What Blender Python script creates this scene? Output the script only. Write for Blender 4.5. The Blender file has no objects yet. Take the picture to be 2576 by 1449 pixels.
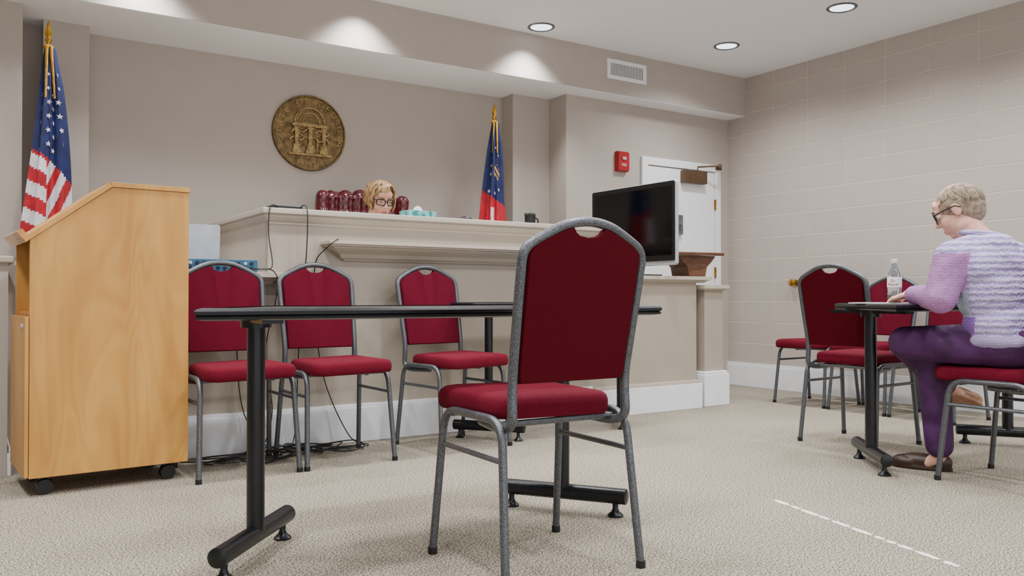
import bpy, bmesh, math, random
from mathutils import Vector, Matrix, noise
random.seed(7)
D=bpy.data; SC=bpy.context.scene; COL=SC.collection
V=Vector; PI=math.pi
def lin(c):
    o=[]
    for x in c[:3]:
        x=x/255.0
        o.append(x/12.92 if x<=.04045 else ((x+.055)/1.055)**2.4)
    return (o[0],o[1],o[2],1)
# ------------------------------------------------------------ materials
def M(name,col,rough=.5,metal=0.,col2=None,scale=40,bump=0.,bscale=None,stretch=(1,1,1),detail=3,emis=0,sharp=(.35,.65),spec=None,trans=0,coat=0):
    m=D.materials.new(name); m.use_nodes=True
    nt=m.node_tree; N=nt.nodes; L=nt.links
    b=N['Principled BSDF']
    b.inputs['Base Color'].default_value=lin(col)
    b.inputs['Roughness'].default_value=rough
    b.inputs['Metallic'].default_value=metal
    if spec is not None: b.inputs['Specular IOR Level'].default_value=spec
    if trans: b.inputs['Transmission Weight'].default_value=trans
    if coat: b.inputs['Coat Weight'].default_value=coat
    if emis:
        b.inputs['Emission Color'].default_value=lin(col); b.inputs['Emission Strength'].default_value=emis
    tc=N.new('ShaderNodeTexCoord'); mp=N.new('ShaderNodeMapping'); mp.inputs['Scale'].default_value=stretch
    L.new(tc.outputs['Object'],mp.inputs['Vector'])
    if col2 is None: col2=tuple(max(0,x*.94) for x in col)
    n=N.new('ShaderNodeTexNoise'); n.inputs['Scale'].default_value=scale; n.inputs['Detail'].default_value=detail
    L.new(mp.outputs[0],n.inputs['Vector'])
    r=N.new('ShaderNodeMapRange'); r.inputs['From Min'].default_value=sharp[0]; r.inputs['From Max'].default_value=sharp[1]
    L.new(n.outputs['Fac'],r.inputs['Value'])
    mx=N.new('ShaderNodeMix'); mx.data_type='RGBA'
    mx.inputs[6].default_value=lin(col2); mx.inputs[7].default_value=lin(col)
    L.new(r.outputs[0],mx.inputs[0]); L.new(mx.outputs[2],b.inputs['Base Color'])
    if bump:
        n2=n
        if bscale:
            n2=N.new('ShaderNodeTexNoise'); n2.inputs['Scale'].default_value=bscale; n2.inputs['Detail'].default_value=2
            L.new(mp.outputs[0],n2.inputs['Vector'])
        bp=N.new('ShaderNodeBump'); bp.inputs['Strength'].default_value=bump; bp.inputs['Distance'].default_value=.01
        L.new(n2.outputs['Fac'],bp.inputs['Height']); L.new(bp.outputs[0],b.inputs['Normal'])
    return m
WALLC=(179,169,160)
m_wall=M('wall_paint',WALLC,.6,0,tuple(x*.985 for x in WALLC),6,.04,300)
m_ceil=M('ceiling_paint',(246,247,250),.85,0,(245,246,249),4)
m_bench=M('bench_paint',(188,178,164),.42,0,(184,174,160),5,.02,150)
m_panel_shade=M('bench_panel_shaded',(167,156,142),.42,0,(163,152,138),5,.02,150)  # bench paint darkened: shade on the front panels put into the colour
m_white=M('white_trim',(236,238,242),.4,0,(230,232,236),8)
m_doorw=M('door_white',(243,244,246),.4,0,(240,241,243),8)
m_fabric=M('burgundy_fabric',(112,12,38),.88,0,(80,7,25),420,.4,500,spec=.15)
m_fabricb=M('burgundy_back_fabric',(98,10,35),.9,0,(72,6,24),420,.3,500,spec=.12)
m_fabric_shade=M('burgundy_rear_shade',(82,5,20),.9,0,(64,3,14),420,.2,500,spec=.1)  # shaded rear of the backrest, painted in as a darker burgundy
m_ham=M('hammertone_frame',(108,111,116),.36,.55,(66,68,72),300,.1,300,sharp=(.35,.65))
m_black=M('black_metal',(20,22,27),.32,.2,(15,16,20),60,.05,200)
m_blackp=M('black_plastic',(14,14,15),.45,0,(9,9,10),60)
m_ttop=M('table_laminate',(26,29,38),.25,0,(20,22,29),30)
m_inner=M('orange_wood',(196,120,40),.5,0,(176,100,30),12,stretch=(1,1,.2))
m_darkwood=M('walnut_wood',(112,72,48),.35,0,(78,48,30),14,.03,stretch=(1,6,6))
m_brass=M('brass',(190,150,70),.25,1,(160,120,50),30)
m_gold=M('gold_metal',(205,160,60),.28,1,(170,125,40),30)
m_fringe=M('gold_fringe',(215,165,30),.7,0,(150,105,10),120,.5,200,stretch=(1,1,.2))
m_bronze=M('bronze_plaque',(144,119,74),.42,.45,(84,66,38),26,.35,70,sharp=(.3,.7),detail=6)
m_bronze2=M('bronze_relief',(178,150,98),.38,.5,(108,86,50),40,.2,90,sharp=(.3,.65),detail=6)
m_silver=M('silver_plastic',(190,194,198),.35,.3,(180,184,188),20)
m_screen=M('screen_glass',(5,6,9),.12,0,(4,5,7),5)
m_red=M('alarm_red',(170,18,28),.4,0,(150,14,24),10)
m_leather=M('oxblood_leather',(88,12,30),.18,0,(66,8,20),30,.06,120,coat=.8)
m_teal=M('tissue_box_print',(30,130,135),.5,0,(120,190,185),30,sharp=(.5,.6))
m_paper=M('white_paper',(235,235,235),.8,0,(225,225,225),20)
m_blue=M('mixer_blue',(50,98,132),.4,.3,(40,84,116),20)
m_bronzep=M('bronze_closer',(104,82,62),.4,.5,(90,70,52),20)
m_grey=M('grey_plate',(120,124,128),.4,.5,(100,104,108),20)
m_tape=M('worn_tape',(244,242,236),.8,0,(232,228,218),60,sharp=(.4,.5))
m_navy=M('flag_navy',(22,36,96),.75,0,(14,24,70),15,.1,200)
m_fred=M('flag_red',(184,16,38),.75,0,(150,10,28),15,.1,200)
m_fwhite=M('flag_white',(225,222,226),.75,0,(195,192,200),15,.1,200)
m_fgold=M('flag_gold',(215,170,50),.7,0,(170,120,30),25)
m_skin=M('skin_fair',(222,172,152),.5,0,(208,150,130),25,.03,300)
m_lips=M('lips',(186,96,92),.45)
m_eyew=M('eye_white',(225,222,218),.3)
m_iris=M('iris_dark',(40,30,24),.2)
m_brow=M('brow_hair',(120,92,66),.8)
m_hairj=M('blond_hair',(198,162,110),.42,0,(112,82,52),38,.2,150,stretch=(2,2,.6))
m_hairg=M('grey_brown_hair',(158,140,120),.6,0,(114,96,78),50,.2,200,stretch=(1,1,1))
m_purple=M('purple_trousers',(70,18,80),.75,0,(50,10,58),12,.1,150)
m_shoe=M('brown_leather_shoe',(62,40,30),.45,0,(45,28,20),30)
m_sole=M('tan_shoe',(170,126,96),.5,0,(150,106,78),30)
m_blouse=M('white_blouse',(232,226,222),.7)
m_robe=M('black_robe',(16,16,18),.7)
m_emit=M('lamp_lens',(225,240,255),.5,emis=3.0)
m_refl=M('lamp_reflector',(120,125,128),.3,.6,(90,95,98),20)
m_cable=M('cable_rubber',(16,16,18),.5)
m_bottle=M('clear_bottle',(225,235,240),.06,0,(225,235,240),5,trans=.92)
m_cola=M('dark_cola',(20,8,6),.1,0,(16,6,5),5)
m_label=M('bottle_label',(228,226,230),.5)
m_maroon=M('label_maroon',(140,20,40),.5)
m_pink=M('bottle_cap',(226,200,200),.4)
def knit(name,c1,c2,freq,bs=.5):
    m=M(name,c1,.9,0,c2,60,0)
    nt=m.node_tree;N=nt.nodes;L=nt.links;b=N['Principled BSDF']
    tc=N.new('ShaderNodeTexCoord'); w=N.new('ShaderNodeTexWave'); w.bands_direction='Z'
    w.inputs['Scale'].default_value=freq; w.inputs['Distortion'].default_value=2.2; w.inputs['Detail'].default_value=3; w.inputs['Detail Scale'].default_value=4
    L.new(tc.outputs['Object'],w.inputs['Vector'])
    mx=N.new('ShaderNodeMix'); mx.data_type='RGBA'; mx.inputs[6].default_value=lin(c2); mx.inputs[7].default_value=lin(c1)
    n=N.new('ShaderNodeTexNoise'); n.inputs['Scale'].default_value=140; L.new(tc.outputs['Object'],n.inputs['Vector'])
    ad=N.new('ShaderNodeMath'); ad.operation='MULTIPLY_ADD'; ad.inputs[1].default_value=1.1; L.new(n.outputs['Fac'],ad.inputs[0])
    sb=N.new('ShaderNodeMath'); sb.operation='MULTIPLY_ADD'; sb.inputs[1].default_value=.75; sb.inputs[2].default_value=-.42; L.new(w.outputs['Fac'],sb.inputs[0]); L.new(sb.outputs[0],ad.inputs[2])
    L.new(ad.outputs[0],mx.inputs[0]); L.new(mx.outputs[2],b.inputs['Base Color'])
    bp=N.new('ShaderNodeBump'); bp.inputs['Strength'].default_value=bs; bp.inputs['Distance'].default_value=.012
    L.new(ad.outputs[0],bp.inputs['Height']); L.new(bp.outputs[0],b.inputs['Normal'])
    return m
k_rib=knit('knit_lavender_stripe',(198,190,222),(150,130,192),12,.7)
k_pink=knit('knit_pink_sleeve',(186,134,186),(150,100,158),50)
k_pale=knit('knit_pale_blue',(184,196,210),(158,172,192),50)
k_pur=knit('knit_purple',(146,102,184),(120,78,160),50)
k_hem=knit('knit_heather',(180,166,204),(148,132,178),50)
# carpet
def carpet():
    m=D.materials.new('speckled_carpet'); m.use_nodes=True; nt=m.node_tree;N=nt.nodes;L=nt.links;b=N['Principled BSDF']
    b.inputs['Roughness'].default_value=.95; b.inputs['Specular IOR Level'].default_value=.1
    tc=N.new('ShaderNodeTexCoord')
    n=N.new('ShaderNodeTexNoise'); n.inputs['Scale'].default_value=165; n.inputs['Detail'].default_value=3; n.inputs['Roughness'].default_value=.75
    L.new(tc.outputs['Object'],n.inputs['Vector'])
    cr=N.new('ShaderNodeValToRGB'); e=cr.color_ramp.elements
    e[0].position=.39; e[0].color=lin((66,59,48)); e[1].position=.61; e[1].color=lin((212,204,188))
    x=e.new(.46); x.color=lin((122,114,99)); x=e.new(.54); x.color=lin((164,155,139))
    L.new(n.outputs['Fac'],cr.inputs[0])
    n3=N.new('ShaderNodeTexNoise'); n3.inputs['Scale'].default_value=2.2; L.new(tc.outputs['Object'],n3.inputs['Vector'])
    mr=N.new('ShaderNodeMapRange'); mr.inputs['To Min'].default_value=.9; mr.inputs['To Max'].default_value=1.06; L.new(n3.outputs['Fac'],mr.inputs[0])
    mm=N.new('ShaderNodeMix'); mm.data_type='RGBA'; mm.blend_type='MULTIPLY'; mm.inputs[0].default_value=1
    L.new(cr.outputs[0],mm.inputs[6]); L.new(mr.outputs[0],mm.inputs[7]); L.new(mm.outputs[2],b.inputs['Base Color'])
    bp=N.new('ShaderNodeBump'); bp.inputs['Strength'].default_value=.5; bp.inputs['Distance'].default_value=.005
    L.new(n.outputs['Fac'],bp.inputs['Height']); L.new(bp.outputs[0],b.inputs['Normal'])
    return m
m_carpet=carpet()
def blockwall():
    m=D.materials.new('painted_block'); m.use_nodes=True; nt=m.node_tree;N=nt.nodes;L=nt.links;b=N['Principled BSDF']
    b.inputs['Roughness'].default_value=.5
    tc=N.new('ShaderNodeTexCoord'); s=N.new('ShaderNodeSeparateXYZ'); c=N.new('ShaderNodeCombineXYZ')
    L.new(tc.outputs['Object'],s.inputs[0])
    a=N.new('ShaderNodeMath'); a.operation='ADD'; a.inputs[1].default_value=20*.345-.233; L.new(s.outputs['Y'],a.inputs[0])
    z=N.new('ShaderNodeMath'); z.operation='ADD'; z.inputs[1].default_value=-.012+.1835*4; L.new(s.outputs['Z'],z.inputs[0])
    L.new(a.outputs[0],c.inputs['X']); L.new(z.outputs[0],c.inputs['Y'])
    br=N.new('ShaderNodeTexBrick'); br.offset=0; br.offset_frequency=2; br.squash=1
    br.inputs['Scale'].default_value=1; br.inputs['Brick Width'].default_value=.345; br.inputs['Row Height'].default_value=.1835
    br.inputs['Mortar Size'].default_value=.0045; br.inputs['Mortar Smooth'].default_value=.4
    w=tuple(x*1.03 for x in WALLC)
    br.inputs['Color1'].default_value=lin(w); br.inputs['Color2'].default_value=lin(tuple(x*.985 for x in w)); br.inputs['Mortar'].default_value=lin(tuple(min(255,x*1.2) for x in w))
    L.new(c.outputs[0],br.inputs['Vector']); L.new(br.outputs['Color'],b.inputs['Base Color'])
    inv=N.new('ShaderNodeMath'); inv.operation='MULTIPLY'; inv.inputs[1].default_value=-1; L.new(br.outputs['Fac'],inv.inputs[0])
    n2=N.new('ShaderNodeTexNoise'); n2.inputs['Scale'].default_value=90; n2.inputs['Detail'].default_value=4; L.new(tc.outputs['Object'],n2.inputs['Vector'])
    ad=N.new('ShaderNodeMath'); ad.operation='MULTIPLY_ADD'; ad.inputs[1].default_value=.25; L.new(n2.outputs['Fac'],ad.inputs[0]); L.new(inv.outputs[0],ad.inputs[2])
    bp=N.new('ShaderNodeBump'); bp.inputs['Strength'].default_value=1; bp.inputs['Distance'].default_value=.01
    L.new(ad.outputs[0],bp.inputs['Height']); L.new(bp.outputs[0],b.inputs['Normal'])
    return m
m_block=blockwall()
def birch():
    m=D.materials.new('birch_veneer'); m.use_nodes=True; nt=m.node_tree;N=nt.nodes;L=nt.links;b=N['Principled BSDF']
    b.inputs['Roughness'].default_value=.38
    tc=N.new('ShaderNodeTexCoord'); mp=N.new('ShaderNodeMapping'); mp.inputs['Scale'].default_value=(3.6,3.6,1.1); L.new(tc.outputs['Object'],mp.inputs[0])
    n=N.new('ShaderNodeTexNoise'); n.inputs['Scale'].default_value=1.1; n.inputs['Detail'].default_value=2; n.inputs['Distortion'].default_value=.6; L.new(mp.outputs[0],n.inputs['Vector'])
    mu=N.new('ShaderNodeMath'); mu.operation='MULTIPLY'; mu.inputs[1].default_value=70; L.new(n.outputs['Fac'],mu.inputs[0])
    si=N.new('ShaderNodeMath'); si.operation='SINE'; L.new(mu.outputs[0],si.inputs[0])
    mp2=N.new('ShaderNodeMapping'); mp2.inputs['Scale'].default_value=(5,5,.8); L.new(tc.outputs['Object'],mp2.inputs[0])
    n2=N.new('ShaderNodeTexNoise'); n2.inputs['Scale'].default_value=1.5; n2.inputs['Detail'].default_value=3; L.new(mp2.outputs[0],n2.inputs['Vector'])
    ma=N.new('ShaderNodeMath'); ma.operation='MULTIPLY_ADD'; ma.inputs[1].default_value=.07; L.new(si.outputs[0],ma.inputs[0]); L.new(n2.outputs['Fac'],ma.inputs[2])
    cr=N.new('ShaderNodeValToRGB'); e=cr.color_ramp.elements
    e[0].position=.25; e[0].color=lin((170,116,46)); e[1].position=.75; e[1].color=lin((200,148,72))
    L.new(ma.outputs[0],cr.inputs[0]); L.new(cr.outputs[0],b.inputs['Base Color'])
    return m
m_birch=birch()
# ------------------------------------------------------------ mesh helpers
def box(bm,lo,hi,mi=0):
    x0,y0,z0=lo;x1,y1,z1=hi
    v=[bm.verts.new(p) for p in ((x0,y0,z0),(x1,y0,z0),(x1,y1,z0),(x0,y1,z0),(x0,y0,z1),(x1,y0,z1),(x1,y1,z1),(x0,y1,z1))]
    for f in ((0,3,2,1),(4,5,6,7),(0,1,5,4),(1,2,6,5),(2,3,7,6),(3,0,4,7)):
        bm.faces.new([v[i] for i in f]).material_index=mi
def loft(bm,loops,cap0=True,cap1=True,mi=0,closed=True):
    R=[[bm.verts.new(p) for p in l] for l in loops]; n=len(R[0])
    for a,b in zip(R,R[1:]):
        for i in range(n if closed else n-1):
            j=(i+1)%n; bm.faces.new((a[i],a[j],b[j],b[i])).material_index=mi
    if cap0: bm.faces.new(R[0][::-1]).material_index=mi
    if cap1: bm.faces.new(R[-1]).material_index=mi
    return R
def tube(bm,pts,r,seg=10,cap=True,mi=0,closed=False,flat=1.0):
    pts=[V(p) for p in pts]; n=len(pts)
    rs=r if isinstance(r,(list,tuple)) else [r]*n
    T=[]
    for i in range(n):
        if closed: t=pts[(i+1)%n]-pts[i-1]
        else: t=pts[min(i+1,n-1)]-pts[max(i-1,0)]
        T.append(t.normalized() if t.length>1e-9 else V((0,0,1)))
    up=V((0,0,1)) if abs(T[0].z)<.9 else V((0,1,0))
    nrm=(up-T[0]*up.dot(T[0])).normalized(); rings=[]
    for i in range(n):
        nrm=(nrm-T[i]*nrm.dot(T[i])); nrm.normalize(); bn=T[i].cross(nrm)
        rings.append([pts[i]+(nrm*math.cos(2*PI*k/seg)*flat+bn*math.sin(2*PI*k/seg))*rs[i] for k in range(seg)])
    if closed: rings.append(rings[0]); loft(bm,rings,False,False,mi)
    else: loft(bm,rings,cap,cap,mi)
def fillet(pts,rad,n=6):
    pts=[V(p) for p in pts]; out=[pts[0]]
    rads=rad if isinstance(rad,(list,tuple)) else [rad]*len(pts)
    for i in range(1,len(pts)-1):
        a,b,c=pts[i-1],pts[i],pts[i+1]; r=min(rads[i],(a-b).length*.49,(c-b).length*.49)
        p0=b+(a-b).normalized()*r; p1=b+(c-b).normalized()*r
        for k in range(n+1):
            t=k/n; out.append(p0*(1-t)**2+b*2*t*(1-t)+p1*t*t)
    out.append(pts[-1]); return out
def catmull(P,n=8):
    P=[V(p) for p in P]; P=[P[0]*2-P[1]]+P+[P[-1]*2-P[-2]]; out=[]
    for i in range(1,len(P)-2):
        a,b,c,d=P[i-1:i+3]
        for k in range(n):
            t=k/n; out.append(.5*((2*b)+(c-a)*t+(2*a-5*b+4*c-d)*t*t+(3*b-a-3*c+d)*t**3))
    out.append(P[-2]); return out
def cyl(bm,c,r,h,seg=24,axis='Z',r2=None,mi=0):
    r2=r if r2 is None else r2; c=V(c); L=[]
    for rr,t in ((r,0),(r2,h)):
        l=[]
        for k in range(seg):
            a=2*PI*k/seg; x,y=rr*math.cos(a),rr*math.sin(a)
            l.append(c+(V((x,y,t)) if axis=='Z' else V((t,x,y)) if axis=='X' else V((y,t,x))))
        L.append(l)
    loft(bm,L,mi=mi)
def lathe(bm,prof,c=(0,0,0),seg=24,mi=0,M4=None):
    c=V(c); L=[]
    for r,z in prof:
        l=[V((r*math.cos(2*PI*k/seg),r*math.sin(2*PI*k/seg),z)) for k in range(seg)]
        if M4: l=[M4@p for p in l]
        L.append([c+p for p in l])
    loft(bm,L,mi=mi)
def rrect(hx,hy,r,n=6):
    o=[]
    for cx,cy,a0 in ((hx-r,hy-r,0),(-hx+r,hy-r,90),(-hx+r,-hy+r,180),(hx-r,-hy+r,270)):
        for k in range(n+1):
            a=math.radians(a0+90*k/n); o.append((cx+r*math.cos(a),cy+r*math.sin(a)))
    return o
def ell(bm,c,r,Mx=None,seg=20):
    m=Matrix.Translation(V(c))@Matrix.Diagonal((r[0],r[1],r[2],1))
    if Mx is not None: m=Mx@m
    bmesh.ops.create_uvsphere(bm,u_segments=seg,v_segments=max(8,seg//2+2),radius=1,matrix=m)
def caps(bm,p0,p1,r0,r1,Mx=None,seg=14):
    p0=V(p0);p1=V(p1)
    if Mx is not None: p0=Mx@p0;p1=Mx@p1
    ell(bm,p0,(r0,)*3,seg=seg); ell(bm,p1,(r1,)*3,seg=seg)
    tube(bm,[p0,p1],[r0,r1],seg=seg)
def mk(name,bm,mats,parent=None,bevel=0,smooth=True,loc=(0,0,0),rotz=0,label=None,ang=35,bseg=2,recalc=True):
    me=D.meshes.new(name)
    if not isinstance(mats,(list,tuple)): mats=[mats]
    for m in mats: me.materials.append(m)
    if recalc: bmesh.ops.recalc_face_normals(bm,faces=bm.faces)
    bm.to_mesh(me); bm.free()
    if smooth:
        me.polygons.foreach_set('use_smooth',[True]*len(me.polygons)); me.set_sharp_from_angle(angle=math.radians(ang))
    o=D.objects.new(name,me); COL.objects.link(o); o.location=loc; o.rotation_euler=(0,0,rotz)
    if parent: o.parent=parent
    if bevel:
        b=o.modifiers.new('bevel','BEVEL'); b.width=bevel; b.segments=bseg; b.limit_method='ANGLE'; b.angle_limit=math.radians(35)
    if label: o['label']=label
    return o
def root(name,loc,rotz,label,category,group=None,scale=1):
    e=D.objects.new(name,None); e.empty_display_size=.1; COL.objects.link(e)
    e.location=loc; e.rotation_euler=(0,0,rotz); e.scale=(scale,)*3
    e['label']=label; e['category']=category
    if group: e['group']=group
    return e
def tag(o,label,category,group=None):
    o['label']=label;o['category']=category
    if group:o['group']=group
    return o
def struct(o): o['kind']='structure'; return o
def sbox(name,lo,hi,mat,bevel=0):
    bm=bmesh.new(); box(bm,lo,hi); return struct(mk(name,bm,mat,bevel=bevel,smooth=False))
def pbox(name,lo,hi,mat,parent,bevel=.002,label=None):
    bm=bmesh.new(); box(bm,lo,hi); return mk(name,bm,mat,parent,bevel=bevel,smooth=False,label=label)
def dup(o,loc,rotz,scale=None,label=None):
    n=o.copy(); COL.objects.link(n); n.location=loc; n.rotation_euler=(0,0,rotz)
    if scale: n.scale=(scale,)*3 if not isinstance(scale,tuple) else scale
    if label: n['label']=label
    def rec(src,dst):
        for c in src.children:
            k=c.copy(); COL.objects.link(k); k.parent=dst; rec(c,k)
    rec(o,n); return n
def textbm(s,size,extr,spacing=1.0):
    cu=D.curves.new('lettering','FONT'); cu.body=s; cu.size=size; cu.extrude=extr; cu.align_x='CENTER'; cu.space_character=spacing; cu.resolution_u=3
    o=D.objects.new('lettering',cu); COL.objects.link(o); bpy.context.view_layer.update()
    me=D.meshes.new_from_object(o.evaluated_get(bpy.context.evaluated_depsgraph_get()))
    D.objects.remove(o); bm=bmesh.new(); bm.from_mesh(me); D.meshes.remove(me); return bm
def joinbm(dst,src,fn,mi=0):
    mp={}
    for v in src.verts: mp[v]=dst.verts.new(fn(v.co))
    for f in src.faces:
        try: dst.faces.new([mp[v] for v in f.verts]).material_index=mi
        except ValueError: pass
    src.free()
def remesh(bm,vox,smooth=4,matfn=None):
    me=D.meshes.new('tmp'); bmesh.ops.recalc_face_normals(bm,faces=bm.faces); bm.to_mesh(me); bm.free()
    o=D.objects.new('tmp',me); COL.objects.link(o)
    r=o.modifiers.new('r','REMESH'); r.mode='VOXEL'; r.voxel_size=vox
    s=o.modifiers.new('s','SMOOTH'); s.factor=.5; s.iterations=smooth
    bpy.context.view_layer.update()
    nm=D.meshes.new_from_object(o.evaluated_get(bpy.context.evaluated_depsgraph_get()))
    D.objects.remove(o); D.meshes.remove(me)
    b2=bmesh.new(); b2.from_mesh(nm); D.meshes.remove(nm)
    for f in b2.faces:
        f.material_index=matfn(f.calc_center_median()) if matfn else 0
    return b2
# ------------------------------------------------------------ room shell
H=2.713; ZS=2.38
sbox('floor',(-3.2,-2.5,-.1),(5.9,5.9,0),m_carpet)
sbox('ceiling',(-3.2,-2.5,H),(5.9,5.9,H+.1),m_ceil)
sbox('wall_right',(5.75,-2.5,0),(5.9,5.9,H),m_block)
sbox('wall_left',(-3.2,-2.5,0),(-3.0,5.9,H),m_wall)
sbox('wall_back',(.25,5.62,0),(3.93,5.9,ZS),m_wall)
sbox('wall_back_left',(-3.0,5.23,0),(.25,5.9,ZS),m_wall)
sbox('wall_back_right',(3.93,5.23,0),(5.75,5.9,ZS),m_wall)
sbox('trim_1',(.363,5.46,0),(.60,5.62,ZS),m_wall)
sbox('trim_2',(3.58,5.46,0),(3.93,5.62,ZS),m_wall)
bm=bmesh.new(); box(bm,(-3.0,5.026,ZS),(5.75,5.9,H))
struct(mk('wall_soffit',bm,m_wall,smooth=False))
sbox('ceiling_soffit',(-3.0,5.03,ZS-.004),(5.75,5.62,ZS-.0005),m_ceil)
sbox('trim_3',(0,4.25,0),(.155,5.23,.93),m_wall)
sbox('trim_4',(-.02,4.23,.93),(.175,5.23,.96),m_bench,.006)
def baseboard(name,lo,hi,axis):
    bm=bmesh.new(); box(bm,lo,(hi[0],hi[1],hi[2]-.02))
    if axis=='Y-': box(bm,(lo[0],lo[1]+.006,hi[2]-.02),hi)
    else: box(bm,(lo[0]+.006,lo[1],hi[2]-.02),hi)
    return struct(mk(name,bm,m_white,bevel=.003,smooth=False))
baseboard('baseboard_right',(5.73,-2.5,0),(5.75,5.23,.205),'X-')
baseboard('baseboard_left',(.155,4.25,0),(.17,5.23,.12),'X-')
baseboard('baseboard_back',(4.6,5.21,0),(4.7,5.23,.2),'Y-')
sbox('floor_platform',(1.33,4.34,0),(4.5,5.46,.25),m_carpet)
# door
bm=bmesh.new(); y=5.20
box(bm,(4.70,y,0),(4.765,5.23,1.955)); box(bm,(5.565,y,0),(5.63,5.23,1.955)); box(bm,(4.765,y,1.89),(5.565,5.23,1.955))
struct(mk('trim_5',bm,m_doorw,bevel=.004,smooth=False))
door=sbox('door_1',(4.772,5.212,.26),(5.558,5.229,1.884),m_doorw,.002)
closer=root('door_closer',(5.28,5.2,1.82),0,'bronze hydraulic door closer with folded arm','door closer')
pbox('body',(-.14,-.05,-.055),(.13,.011,.055),m_bronzep,closer,.008)
bm=bmesh.new(); tube(bm,[(.02,-.04,.055),(.02,-.04,.09),(.19,-.14,.10)],.008,8); tube(bm,[(.19,-.14,.10),(.33,.0,.105)],.007,8); cyl(bm,(.19,-.14,.09),.012,.025); box(bm,(.28,-.02,.09),(.34,.0,.12))
mk('arm',bm,m_bronzep,closer)
for z in (1.6,1.0,.45):
    bm=bmesh.new(); cyl(bm,(0,0,-.045),.006,.09,12); box(bm,(-.012,.003,-.045),(.012,.006,.045))
    mk('hinge',bm,m_brass,door,loc=(5.562,5.199,z),label='brass hinge')
bm=bmesh.new(); loft(bm,[[V((a,yy,b)) for a,b in rrect(.035,.085,.015)] for yy in (0,-.03)]); tube(bm,fillet([(.0,-.01,0),(.0,-.05,0),(-.07,-.05,0)],.02),.01)
mk('handle',bm,m_grey,door,loc=(5.11,5.212,1.40),label='grey metal handle plate')
# alarm
al=root('fire_alarm',(4.486,5.23,1.89),0,'red wall-mounted fire alarm with clear strobe','fire alarm')
bm=bmesh.new(); loft(bm,[[V((a,yy,b)) for a,b in rrect(.062*s,.082*s,.01)] for yy,s in ((0,1),(-.03,1),(-.045,.9))]); mk('housing',bm,m_red,al)
bm=bmesh.new(); box(bm,(-.02,-.055,.01),(.02,-.045,.035)); mk('strobe',bm,m_silver,al,bevel=.004)
bm=bmesh.new(); t=textbm('FIRE',.03,.001); joinbm(bm,t,lambda c:V((c.x,-.0465-c.z,c.y-.04))); mk('lettering',bm,m_fwhite,al,smooth=False)
# vent
vt=root('air_vent',(4.373,5.026,2.567),0,'white metal air supply grille on the soffit','air vent')
bm=bmesh.new(); w,h=.203,.078
for lo,hi in (((-w,-.012,-h),(w,0,-h+.03)),((-w,-.012,h-.03),(w,0,h)),((-w,-.012,-h+.03),(-w+.03,0,h-.03)),((w-.03,-.012,-h+.03),(w,0,h-.03))): box(bm,lo,hi)
mk('frame',bm,m_white,vt,bevel=.002,smooth=False)
bm=bmesh.new()
for i in range(22):
    x=-w+.035+i*(2*w-.07)/21; box(bm,(x-.003,-.010,-h+.03),(x+.003,-.002,h-.03))
mk('grille',bm,m_white,vt,smooth=False)
pbox('duct_opening',(-w+.03,-.0015,-h+.03),(w-.03,-.0005,h-.03),m_blackp,vt,0)
# knob on the right wall
bm=bmesh.new(); R=Matrix.Rotation(-PI/2,4,'Y'); lathe(bm,[(.03,0),(.03,.006),(.012,.01),(.012,.03),(.026,.04),(.03,.052),(.024,.066),(.008,.07)],M4=R)
tag(mk('brass_knob',bm,m_brass,loc=(5.75,4.50,.90)),'round brass knob on the block wall','knob')
# ceiling lights
def downlight(x,y):
    r=root('recessed_light',(x,y,H),0,'round recessed ceiling downlight with glowing lens','ceiling light','recessed ceiling downlights')
    bm=bmesh.new(); lathe(bm,[(.098,0),(.098,-.004),(.088,-.009),(.078,-.004),(.078,0)]); mk('trim_ring',bm,m_refl,r)
    bm=bmesh.new(); lathe(bm,[(.078,-.0035),(.078,-.001)]); mk('lens',bm,m_emit,r)
for p in ((3.43,4.86),(4.88,4.446),(4.877,3.436)): downlight(*p)
# ------------------------------------------------------------ seal
seal=root('state_seal_plaque',(1.99,5.62,1.919),0,'round bronze state seal plaque mounted on the wall','wall plaque')
Rx=Matrix.Rotation(PI/2,4,'X')
bm=bmesh.new(); R0=.262
lathe(bm,[(R0,0),(R0,.018),(R0-.006,.026),(R0-.012,.026),(R0-.015,.014),(R0*.765,.014),(.01,.014)],seg=72,M4=Rx)
mk('disc',bm,m_bronze,seal)
bm=bmesh.new()
SR_=1.14
def P(a,b,h=.014): return V((a*SR_,-h,b*SR_))
def relbox(x0,z0,x1,z1,h=.024): box(bm,(x0*SR_,-h-.006,z0*SR_),(x1*SR_,-.012,z1*SR_))
for cx in (-.085,0,.085):
    relbox(cx-.026,-.125,cx+.026,-.105); relbox(cx-.02,-.105,cx+.02,-.075,.026); relbox(cx-.011,-.075,cx+.011,.02,.027); relbox(cx-.018,.02,cx+.018,.032,.029)
relbox(-.135,-.14,.135,-.127,.026); relbox(-.115,.034,.115,.048,.03); relbox(-.1,.048,.1,.056,.026)
def arc(r,a0,a1,cz,rad,n=24,cx=0):
    tube(bm,[P(cx+r*math.cos(math.radians(a0+(a1-a0)*k/n)),cz+r*math.sin(math.radians(a0+(a1-a0)*k/n)),.018) for k in range(n+1)],rad,8)
arc(.093,0,180,.06,.008); arc(.062,0,180,.06,.007); arc(.105,205,335,.075,.007); arc(.045,0,180,.06,.004)
for pts in ([(-.12,-.01),(-.09,.02),(-.05,.0),(-.02,.02)],[(.03,.0),(.06,.02),(.1,-.01),(.125,.01)],[(-.13,-.05),(-.1,-.03),(-.06,-.05),(-.035,-.03)],[(.12,-.055),(.1,-.03),(.06,-.05),(.035,-.03)]):
    tube(bm,catmull([P(a,b,.02) for a,b in pts],5),.009,6)
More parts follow.
